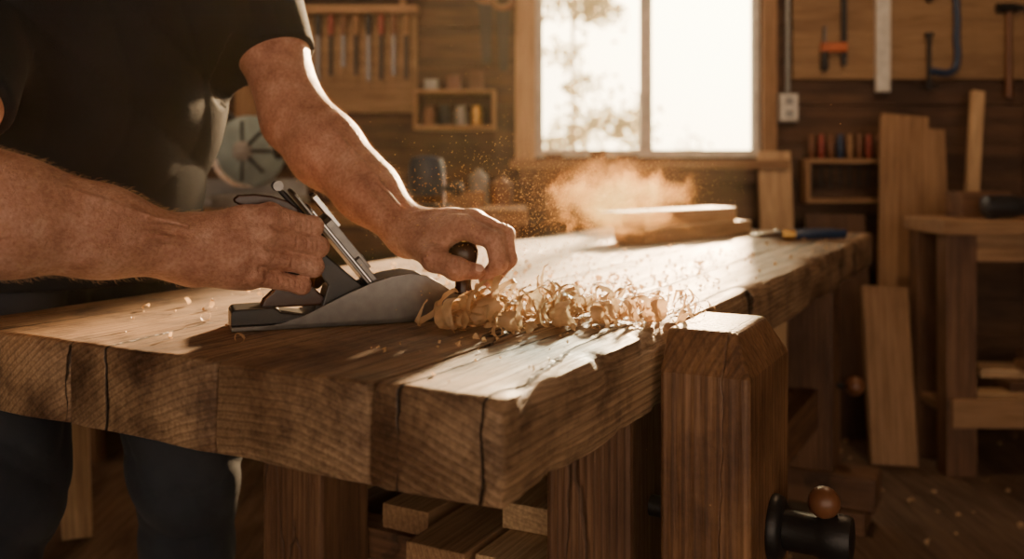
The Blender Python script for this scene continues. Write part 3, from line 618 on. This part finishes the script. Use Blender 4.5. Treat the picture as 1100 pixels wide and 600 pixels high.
for i in range(120):
    X=random.uniform(.5,2.4);Y=random.uniform(1.6,3.3); ribbon(v,f,(X,Y),(random.gauss(0,1),random.gauss(0,1),random.gauss(0,.3)),random.uniform(.003,.010),random.uniform(.3,1.0),.05,random.uniform(.004,.014),0,random.random()*6,.002,n=10)
mkmesh('floor_shavings',v,f,M['shav'],None,True)
v=[];f=[]
def speck(p,s):
    k=len(v); u=Vector((random.gauss(0,1),random.gauss(0,1),random.gauss(0,1))).normalized(); w=u.orthogonal().normalized(); x=u.cross(w)
    v.extend([p+u*s,p-u*s*.4+w*s*.7,p-u*s*.4-w*s*.5+x*s*.6,p-u*s*.4-w*s*.5-x*s*.6]); f.extend([(k,k+1,k+2),(k,k+2,k+3),(k,k+3,k+1),(k+1,k+3,k+2)])
for i in range(7500):
    t=random.random()
    p=Vector((.17+random.gauss(0,.064)+(t-.5)*.12,1.60+random.gauss(0,.07),BT+.150+random.gauss(0,.034)+.03*math.sin(t*9)))
    speck(p,random.uniform(.0004,.0011))
for i in range(3600):
    t=random.random()**1.3; p=Vector((-.10+.34*t+random.gauss(0,.05),1.25+.35*t+random.gauss(0,.05),BT+.12+.06*t+random.gauss(0,.050+.01*t)))
    if p.z<BT+.01: continue
    speck(p,random.uniform(.0004,.0013))
for i in range(220):
    p=Vector((random.uniform(-.2,.35),random.uniform(.9,1.7),BT+random.uniform(-.15,.38))); 
    if BT-.11<p.z<BT+.01: continue
    speck(p,random.uniform(.0004,.0010))
mkmesh('airborne_sawdust',v,f,M['dust'])
m,nt,b=newmat('dust_volume'); nt.nodes.remove(b); L=nt.links.new
tc=N(nt,'ShaderNodeTexCoord'); nz=N(nt,'ShaderNodeTexNoise',Scale=26.0,Detail=5.0,Distortion=.9); L(tc.outputs['Object'],nz.inputs[0])
ln=N(nt,'ShaderNodeVectorMath',operation='LENGTH'); mpp=N(nt,'ShaderNodeMapping'); mpp.inputs['Scale'].default_value=(1/.175,1/.11,1/.100); L(tc.outputs['Object'],mpp.inputs[0]); L(mpp.outputs[0],ln.inputs[0])
mr=N(nt,'ShaderNodeMapRange'); mr.inputs[1].default_value=1; mr.inputs[2].default_value=.2; mr.inputs[3].default_value=0; mr.inputs[4].default_value=.5; L(ln.outputs['Value'],mr.inputs[0])
ad=N(nt,'ShaderNodeMath',operation='ADD'); L(mr.outputs[0],ad.inputs[0]); L(nz.outputs[0],ad.inputs[1])
mr2=N(nt,'ShaderNodeMapRange'); mr2.inputs[1].default_value=.72; mr2.inputs[2].default_value=1.1; mr2.inputs[3].default_value=0; mr2.inputs[4].default_value=12; L(ad.outputs[0],mr2.inputs[0])
vs=N(nt,'ShaderNodeVolumeScatter'); vs.inputs['Color'].default_value=(1,.50,.15,1); vs.inputs['Anisotropy'].default_value=.45; L(mr2.outputs[0],vs.inputs['Density']); L(vs.outputs[0],nt.nodes['Material Output'].inputs['Volume'])
o=lathe('dust_cloud',[(max(1e-4,math.sin(math.pi*i/12)),-math.cos(math.pi*i/12)) for i in range(13)],(.180,1.60,BT+.145),m,seg=24)
for q in o.data.vertices: q.co=(q.co.x*.175,q.co.y*.11,q.co.z*.100)
# faint dusty air inside the shop: catches the window light
m,nt,b=newmat('dusty_air'); nt.nodes.remove(b)
vs=N(nt,'ShaderNodeVolumeScatter'); vs.inputs['Color'].default_value=(1,.80,.55,1); vs.inputs['Anisotropy'].default_value=.65; vs.inputs['Density'].default_value=.0024; nt.links.new(vs.outputs[0],nt.nodes['Material Output'].inputs['Volume'])
box('dusty_air',(5.3,6.1,2.55),(.3,.5,1.29),m,b=0)
# ================================================================= THINGS ON BENCH
box('pine_board',(.56,.10,.040),(.50,2.66,BT+.021),M['pale_x'],rot=(0,0,math.radians(47)),b=.002)
box('pine_board',(.52,.095,.040),(.45,2.66,BT+.0415+.0205),M['pale_x'],rot=(0,0,math.radians(42)),b=.002)
PL=empty('pliers',(.73,2.55,BT+.016),math.radians(18)); PL.scale=(1.15,1.15,1.15)
for s in(-1,1):
    curve('handle_%d'%s,[(0,0,0),(.05,s*.022,0),(.11,s*.027,0),(.17,s*.02,0)],.011,M['plastic_b'],PL)
    curve('collar_%d'%s,[(.0,0,0),(.02,s*.009,0),(.035,s*.017,0)],.0120,M['brass'],PL)
    prism('jaw_%d'%s,[(-.07,-.003),(-.03,-.007),(.01,-.008),(.012,.008),(-.03,.006),(-.07,.003)],s*.001,s*.014,M['chrome'],PL)
lathe('pivot',[(.011,-.010),(.012,-.008),(.012,.010),(.008,.012)],(0,0,0),M['steel'],PL)
# ================================================================= BACKGROUND RIGHT
box('tool_panel',(.90,.018,.80),(1.53,WY-.012,1.70),M['ply'],b=.002)
def wy(d=.04): return WY-.021-d
C=empty('bar_clamp',(1.27,wy(.02),1.5))
box('bar',(.022,.008,.50),(0,0,.10),M['iron'],C); box('upper_jaw',(.11,.02,.03),(-.045,0,.31),M['iron'],C); box('lower_jaw',(.10,.024,.035),(-.04,0,-.08),M['orange'],C)
rod('clamp_screw',(-.075,0,-.15),(-.075,0,.0),.006,M['steel'],C); lathe('grip',[(.012,0),(.016,.01),(.014,.07),(.010,.08)],(-.075,0,-.17),M['iron'],C,seg=12)
box('spirit_level',(.055,.022,.62),(1.42,wy(.012),1.56),M['white'],b=.003)
G=empty('g_clamp',(1.64,wy(.02),1.46))
curve('frame',[(-.05,0,.16),(.045,0,.165),(.06,0,.10),(.06,0,0),(.06,0,-.10),(.045,0,-.13),(-.045,0,-.13)],.013,M['plastic_b'],G)
rod('clamp_screw',(-.045,0,-.20),(-.045,0,.0),.008,M['iron'],G); rod('t_bar',(-.08,0,-.19),(-.01,0,-.19),.005,M['iron'],G); rod('swivel',(-.045,0,0),(-.045,0,.015),.016,M['iron'],G); ball('pad',(-.045,0,.15),.015,M['iron'],G)
Hm=empty('hammer',(1.90,wy(.02),1.45))
rod('handle',(0,0,-.22),(0,0,.11),.014,M['ballwood'],Hm,.011); rod('head_face',(-.045,0,.12),(.02,0,.12),.019,M['iron'],Hm); prism('claw',[(.015,.136),(.05,.130),(.075,.10),(.06,.112),(.015,.104)],-.012,.012,M['iron'],Hm)
E=empty('outlet_box',(1.06,WY-.02,1.19)); box('box',(.075,.035,.11),(0,0,0),M['grey'],E); box('cover',(.066,.006,.10),(0,-.0205,0),M['white'],E); rod('conduit',(0,.0,.055),(0,.0,1.38),.010,M['grey'],E)
for i in(-1,1): box('socket_%d'%i,(.03,.004,.028),(0,-.0245,i*.024),M['grey'],E,b=.001)
TR=empty('tool_rack',(1.285,WY-.06,.985))
box('shelf',(.36,.10,.018),(0,0,0),M['mid_x'],TR); box('side_l',(.016,.10,.15),(-.172,0,-.084),M['mid_z'],TR); box('side_r',(.016,.10,.15),(.172,0,-.084),M['mid_z'],TR); box('lower_shelf',(.328,.10,.016),(0,0,-.15),M['mid_x'],TR)
for i in range(9):
    x=-.145+i*.036; mt=[M['ballwood'],M['red'],M['ballwood'],M['plastic_b'],M['mid_z']][i%5]
    lathe('tool_handle_%d'%i,[(.006,0),(.011,.012),(.013,.05),(.010,.085),(.004,.095)],(x,0,.0095),mt,TR,seg=12); rod('blade_%d'%i,(x,0,-.10),(x,0,-.0095),.004,M['iron'],TR,seg=8)
def lean(name,w,t,l,base,top,mat):
    a=Vector(base);b=Vector(top); d=(b-a).normalized(); o=box(name,(w,t,l),(0,0,0),mat,b=.002)
    yv=Vector((0,1,0)); yv=(yv-d*yv.dot(d)).normalized(); xv=yv.cross(d); o.matrix_world=Matrix.Translation(a+d*l/2+Vector((0,0,t*.5*abs(yv.z))))@Matrix((xv,yv,d)).transposed().to_4x4(); return o
lean('leaning_plank',.125,.022,1.03,(1.0,3.42,0),(1.0,3.56,1.02),M['pale_z'])
lean('leaning_plank',.17,.028,1.17,(1.345,3.22,0),(1.44,3.42,1.13),M['mid_z'])
lean('leaning_plank',.12,.025,1.12,(1.49,3.27,0),(1.55,3.47,1.1),M['mid_z'])
lean('leaning_plank',.15,.03,.575,(1.225,2.99,0),(1.255,3.14,.55),M['mid_z'])
lean('leaning_plank',.05,.02,1.28,(1.58,3.30,0),(1.76,3.52,1.24),M['pale_z'])
lean('leaning_plank',.22,.02,.80,(1.19,3.30,0),(1.20,3.46,.76),M['dark_z'])
# side table
ST=empty('side_table',(1.33,2.87,0))
box('top',(1.2,.30,.045),(.60,.15,.775),M['mid_x'],ST); box('apron',(1.12,.025,.085),(.61,.03,.71),M['mid_x'],ST)
for i,(x,y) in enumerate([(.065,.05),(1.1,.05),(.065,.26),(1.1,.26)]): box('leg_%d'%i,(.095,.07,.752),(x,y,.376),M['old_z'],ST)
box('shelf',(1.14,.28,.03),(.60,.15,.20),M['mid_x'],ST); box('shelf_rail',(1.14,.02,.09),(.6,.012,.20),M['mid_x'],ST)
for i in range(9): box('offcut_%d'%i,(random.uniform(.25,.5),random.uniform(.06,.12),.03),(.42+random.uniform(-.08,.4),.15+random.uniform(-.05,.05),.231+.0305*(i%5)),M[random.choice(['mid_x','pale_x','old_x'])],ST,rot=(0,0,random.uniform(-.12,.12)))
TB=empty('wooden_box',(1.54,3.08,.7985)); box('bottom',(.16,.12,.012),(0,0,.006),M['old_x'],TB)
for s in(-1,1): box('side_%d'%s,(.16,.01,.07),(0,s*.055,.047),M['old_x'],TB); box('end_%d'%s,(.01,.10,.07),(s*.075,0,.047),M['old_x'],TB)
DR=empty('power_drill',(1.56,2.93,.7985))
lathe('motor_body',[(.02,0),(.034,.008),(.036,.09),(.028,.13),(.018,.145),(.016,.18)],(-.08,0,.04),M['plastic_k'],DR,rot=(0,math.pi/2,0)); box('grip',(.04,.036,.04),(-.05,0,.020),M['plastic_k'],DR,b=.01); rod('chuck',(.09,0,.04),(.13,0,.04),.014,M['grey'],DR)
box('trim_1',(.10,.06,2.6),(2.03,3.565,1.3),M['mid_z'])
# ================================================================= BACKGROUND LEFT
LT=empty('rear_workbench',(-1.45,2.95,0))
box('top',(1.50,.55,.05),(.75,.28,.80),M['mid_x'],LT); box('apron',(1.42,.03,.09),(.75,.04,.73),M['old_x'],LT)
for i,(x,y) in enumerate([(.07,.07),(1.43,.07),(.07,.48),(1.43,.48)]): box('leg_%d'%i,(.09,.09,.775),(x,y,.3875),M['old_z'],LT)
box('shelf',(1.36,.5,.03),(.75,.28,.25),M['old_x'],LT)
# mitre saw
MS=empty('mitre_saw',(-.88,3.13,.825)); 
lathe('turntable',[(.12,0),(.125,.01),(.125,.035),(.115,.045)],(0,0,0),M['grey'],MS); box('base',(.36,.14,.035),(0,.03,.0185),M['grey'],MS,b=.01); box('fence',(.36,.018,.06),(0,.05,.067),M['grey'],MS)
rod('arm',(0,.10,.04),(.0,.06,.22),.025,M['plastic_k'],MS)
lathe('blade_guard',[(.02,-.025),(.11,-.022),(.12,-.01),(.12,.01),(.11,.022),(.02,.025)],(0,-.01,.19),M['plastic_t'],MS,rot=(math.pi/2,0,.5)); lathe('blade',[(.02,-.002),(.105,-.001),(.105,.001),(.02,.002)],(-.012,-.035,.175),M['chrome'],MS,rot=(math.pi/2,0,.5))
for i in range(8): rod('guard_rib_%d'%i,(.03*math.cos(i*.785)-.015,-.042,.19+.03*math.sin(i*.785)),(.10*math.cos(i*.785)-.015,-.044,.19+.10*math.sin(i*.785)),.006,M['plastic_k'],MS)
lathe('hub',[(.035,0),(.04,.012),(.03,.02)],(-.02,-.03,.19),M['grey'],MS,rot=(math.pi/2,0,.5))
lathe('motor',[(.03,0),(.045,.01),(.047,.09),(.035,.11)],(.06,.02,.20),M['plastic_k'],MS,rot=(math.pi/2,0,2.4)); curve('handle',[(-.04,-.03,.29),(-.10,-.06,.33),(-.15,-.07,.30),(-.12,-.06,.25),(-.08,-.04,.25)],.013,M['plastic_k'],MS)
# router
RT=empty('router',(-.28,3.06,.8255)); RT.scale=(1.15,1.15,1.1); lathe('base_plate',[(.075,0),(.078,.004),(.075,.012),(.03,.014)],(0,0,0),M['plastic_k'],RT); lathe('motor',[(.045,.04),(.05,.05),(.052,.12),(.045,.15),(.02,.158)],(0,0,0),M['plastic_b'],RT); 
for s in(-1,1): rod('column_%d'%s,(s*.05,0,.01),(s*.05,0,.11),.007,M['chrome'],RT); ball('knob_%d'%s,(s*.085,0,.06),.022,M['plastic_k'],RT); rod('stem_%d'%s,(s*.04,0,.06),(s*.08,0,.06),.010,M['plastic_k'],RT)
RC=empty('random_orbit_sander',(-.50,3.12,.8255)); lathe('pad',[(.055,0),(.06,.004),(.06,.02),(.045,.03),(.042,.07),(.05,.09),(.045,.115),(.02,.125)],(0,0,0),M['plastic_k'],RC); rod('dust_port',(.03,0,.05),(.12,0,.06),.016,M['plastic_k'],RC)
for i,(x,y,h_,r_,mt) in enumerate(((-.12,3.36,.13,.035,'grey'),(-.04,3.38,.10,.04,'ballwood'),(-.58,3.38,.15,.03,'plastic_k'))):
    lathe('paint_tin' if i<2 else 'glue_bottle',[(r_,0),(r_,h_*.8),(r_*.95,h_*.82),(r_*.5,h_*.9),(r_*.3,h_)],(x,y,.8255),M[mt],seg=20)
box('offcut_block',(.16,.07,.05),(-.18,3.25,.8255+.0255),M['mid_x'],rot=(0,0,.3),b=.002)
# chisel rack
CR=empty('chisel_rack',(-.615,WY-.03,1.53)); box('back_board',(.50,.018,.40),(0,.018,-.16),M['ply'],CR); box('rail',(.52,.07,.03),(0,-.02,.03),M['mid_x'],CR); box('shelf_top',(.56,.10,.02),(0,-.03,.10),M['mid_x'],CR)
for s in(-1,1): box('bracket_%d'%s,(.02,.06,.06),(s*.2,-.02,.063),M['mid_z'],CR)
for i in range(10):
    x=-.22+i*.048; l=random.uniform(.10,.19); mt=[M['ballwood'],M['mid_z'],M['plastic_k'],M['red']][i%4]
    lathe('grip_%d'%i,[(.009,0),(.013,.03),(.012,.07),(.006,.08)],(x,-.025,-.065),mt,CR,seg=12)
    box('steel_%d'%i,(.014,.004,l),(x,-.025,-.065-l/2),M['iron' if i%2 else 'steel'],CR,b=.001)
WS=empty('wall_shelf',(-.215,WY-.07,1.11)); box('bottom',(.31,.13,.018),(0,0,0),M['mid_x'],WS); box('top',(.31,.13,.015),(0,0,.135),M['mid_x'],WS)
for s in(-1,1): box('side_%d'%s,(.015,.13,.12),(s*.147,0,.0685),M['mid_z'],WS)
for i in range(4): lathe('jar_%d'%i,[(.022,0),(.024,.004),(.024,.05),(.018,.06),(.019,.075)],(-.10+i*.06,0,.0095),[M['ballwood'],M['plastic_k'],M['grey'],M['brass']][i],WS,seg=16)
for i in range(3): box('can_%d'%i,(.05,.05,.04+.015*i),(-.09+i*.085,0,.1435+.02+.0075*i),[M['grey'],M['ballwood'],M['old_x']][i],WS)
for k,(x,z0) in enumerate(((-.10,1.60),(-.035,1.57))):
    HS=empty('hand_saw',(x,WY-.03-.02*k,z0)); prism('blade',[(-.03,0),(.03,0),(.018,-.24),(-.012,-.24)],-.001,.001,M['iron'],HS,b=0)
    curve('handle',[(-.03,0,.01),(-.035,0,.07),(0,0,.10),(.035,0,.07),(.03,0,.01)],.012,M['ballwood'],HS,True)
box('trim_2',(.09,.09,2.6),(-1.0,3.55,1.3),M['mid_z'],b=.004)
SH=empty('sawhorse',(-.72,2.15,0))
box('beam',(.9,.07,.09),(0,0,.66),M['mid_x'],SH)
for i,(sx_,sy) in enumerate([(-1,-1),(-1,1),(1,-1),(1,1)]):
    a=Vector((sx_*.40,sy*.25,0.0));b=Vector((sx_*.32,sy*.03,.64)); dd=b-a; o=box('leg_%d'%i,(.07,.035,dd.length),(a+b)/2+Vector((0,0,.015)),M['pale_z'],SH,rot=dirrot(dd))
# added fill lamps, unseen above the framing, to brighten the shop warmly
def fill_lamp(x,y,z,e):
    Q=empty('added_fill_lamp',(x,y,z)); lathe('shade',[(.16,0),(.15,.02),(.06,.10),(.03,.13),(.012,.14)],(0,0,0),M['iron'],Q)
    bm=bmesh.new(); bm.from_mesh(Q.children[0].data); 
    ng=[p for p in bm.faces if len(p.verts)>8 and abs(p.calc_center_median().z)<.001]; bmesh.ops.delete(bm,geom=ng,context='FACES_ONLY'); bm.to_mesh(Q.children[0].data); bm.free()
    rod('cord',(0,0,.14),(0,0,2.6-z),.004,M['plastic_k'],Q)
    l=D.lights.new('fill_bulb','POINT'); l.energy=e; l.color=(1,.64,.36); l.shadow_soft_size=.05; lo=D.objects.new('fill_bulb',l); lo.location=(0,0,-.01); link(lo,Q)
fill_lamp(1.15,2.35,2.15,22); fill_lamp(-.75,2.55,2.15,22)
# ================================================================= LIGHT
az=math.atan(.28); elv=math.radians(15)
sd=Vector((math.sin(az)*math.cos(elv),math.cos(az)*math.cos(elv),math.sin(elv)))
sun=D.lights.new('sun','SUN'); sun.energy=30; sun.color=(1,.65,.34); sun.angle=math.radians(3.5); so=D.objects.new('sun',sun); link(so); so.rotation_euler=sd.to_track_quat('Z','Y').to_euler(); so.location=(2,8,4)
w=D.worlds.new('world'); SC.world=w; w.use_nodes=True; nt=w.node_tree; L=nt.links.new; bg=nt.nodes['Background']
tc=N(nt,'ShaderNodeTexCoord'); dt=N(nt,'ShaderNodeVectorMath',operation='DOT_PRODUCT'); L(tc.outputs['Generated'],dt.inputs[0]); dt.inputs[1].default_value=sd
mx=N(nt,'ShaderNodeMath',operation='MAXIMUM'); L(dt.outputs['Value'],mx.inputs[0]); mx.inputs[1].default_value=0
pw=N(nt,'ShaderNodeMath',operation='POWER'); L(mx.outputs[0],pw.inputs[0]); pw.inputs[1].default_value=14
mm=N(nt,'ShaderNodeMath',operation='MULTIPLY'); L(pw.outputs[0],mm.inputs[0]); mm.inputs[1].default_value=15
mr=N(nt,'ShaderNodeMapRange',interpolation_type='SMOOTHSTEP'); L(dt.outputs['Value'],mr.inputs[0]); mr.inputs[1].default_value=-.2; mr.inputs[2].default_value=.8; mr.inputs[3].default_value=2.2; mr.inputs[4].default_value=4.0
a2=N(nt,'ShaderNodeMath',operation='ADD'); L(mm.outputs[0],a2.inputs[0]); L(mr.outputs[0],a2.inputs[1]); L(a2.outputs[0],bg.inputs['Strength'])
L(ramp(nt,dt.outputs['Value'],[(0,(1,.77,.57)),(.5,(1,.82,.60)),(1,(1,.78,.44))]),bg.inputs['Color'])
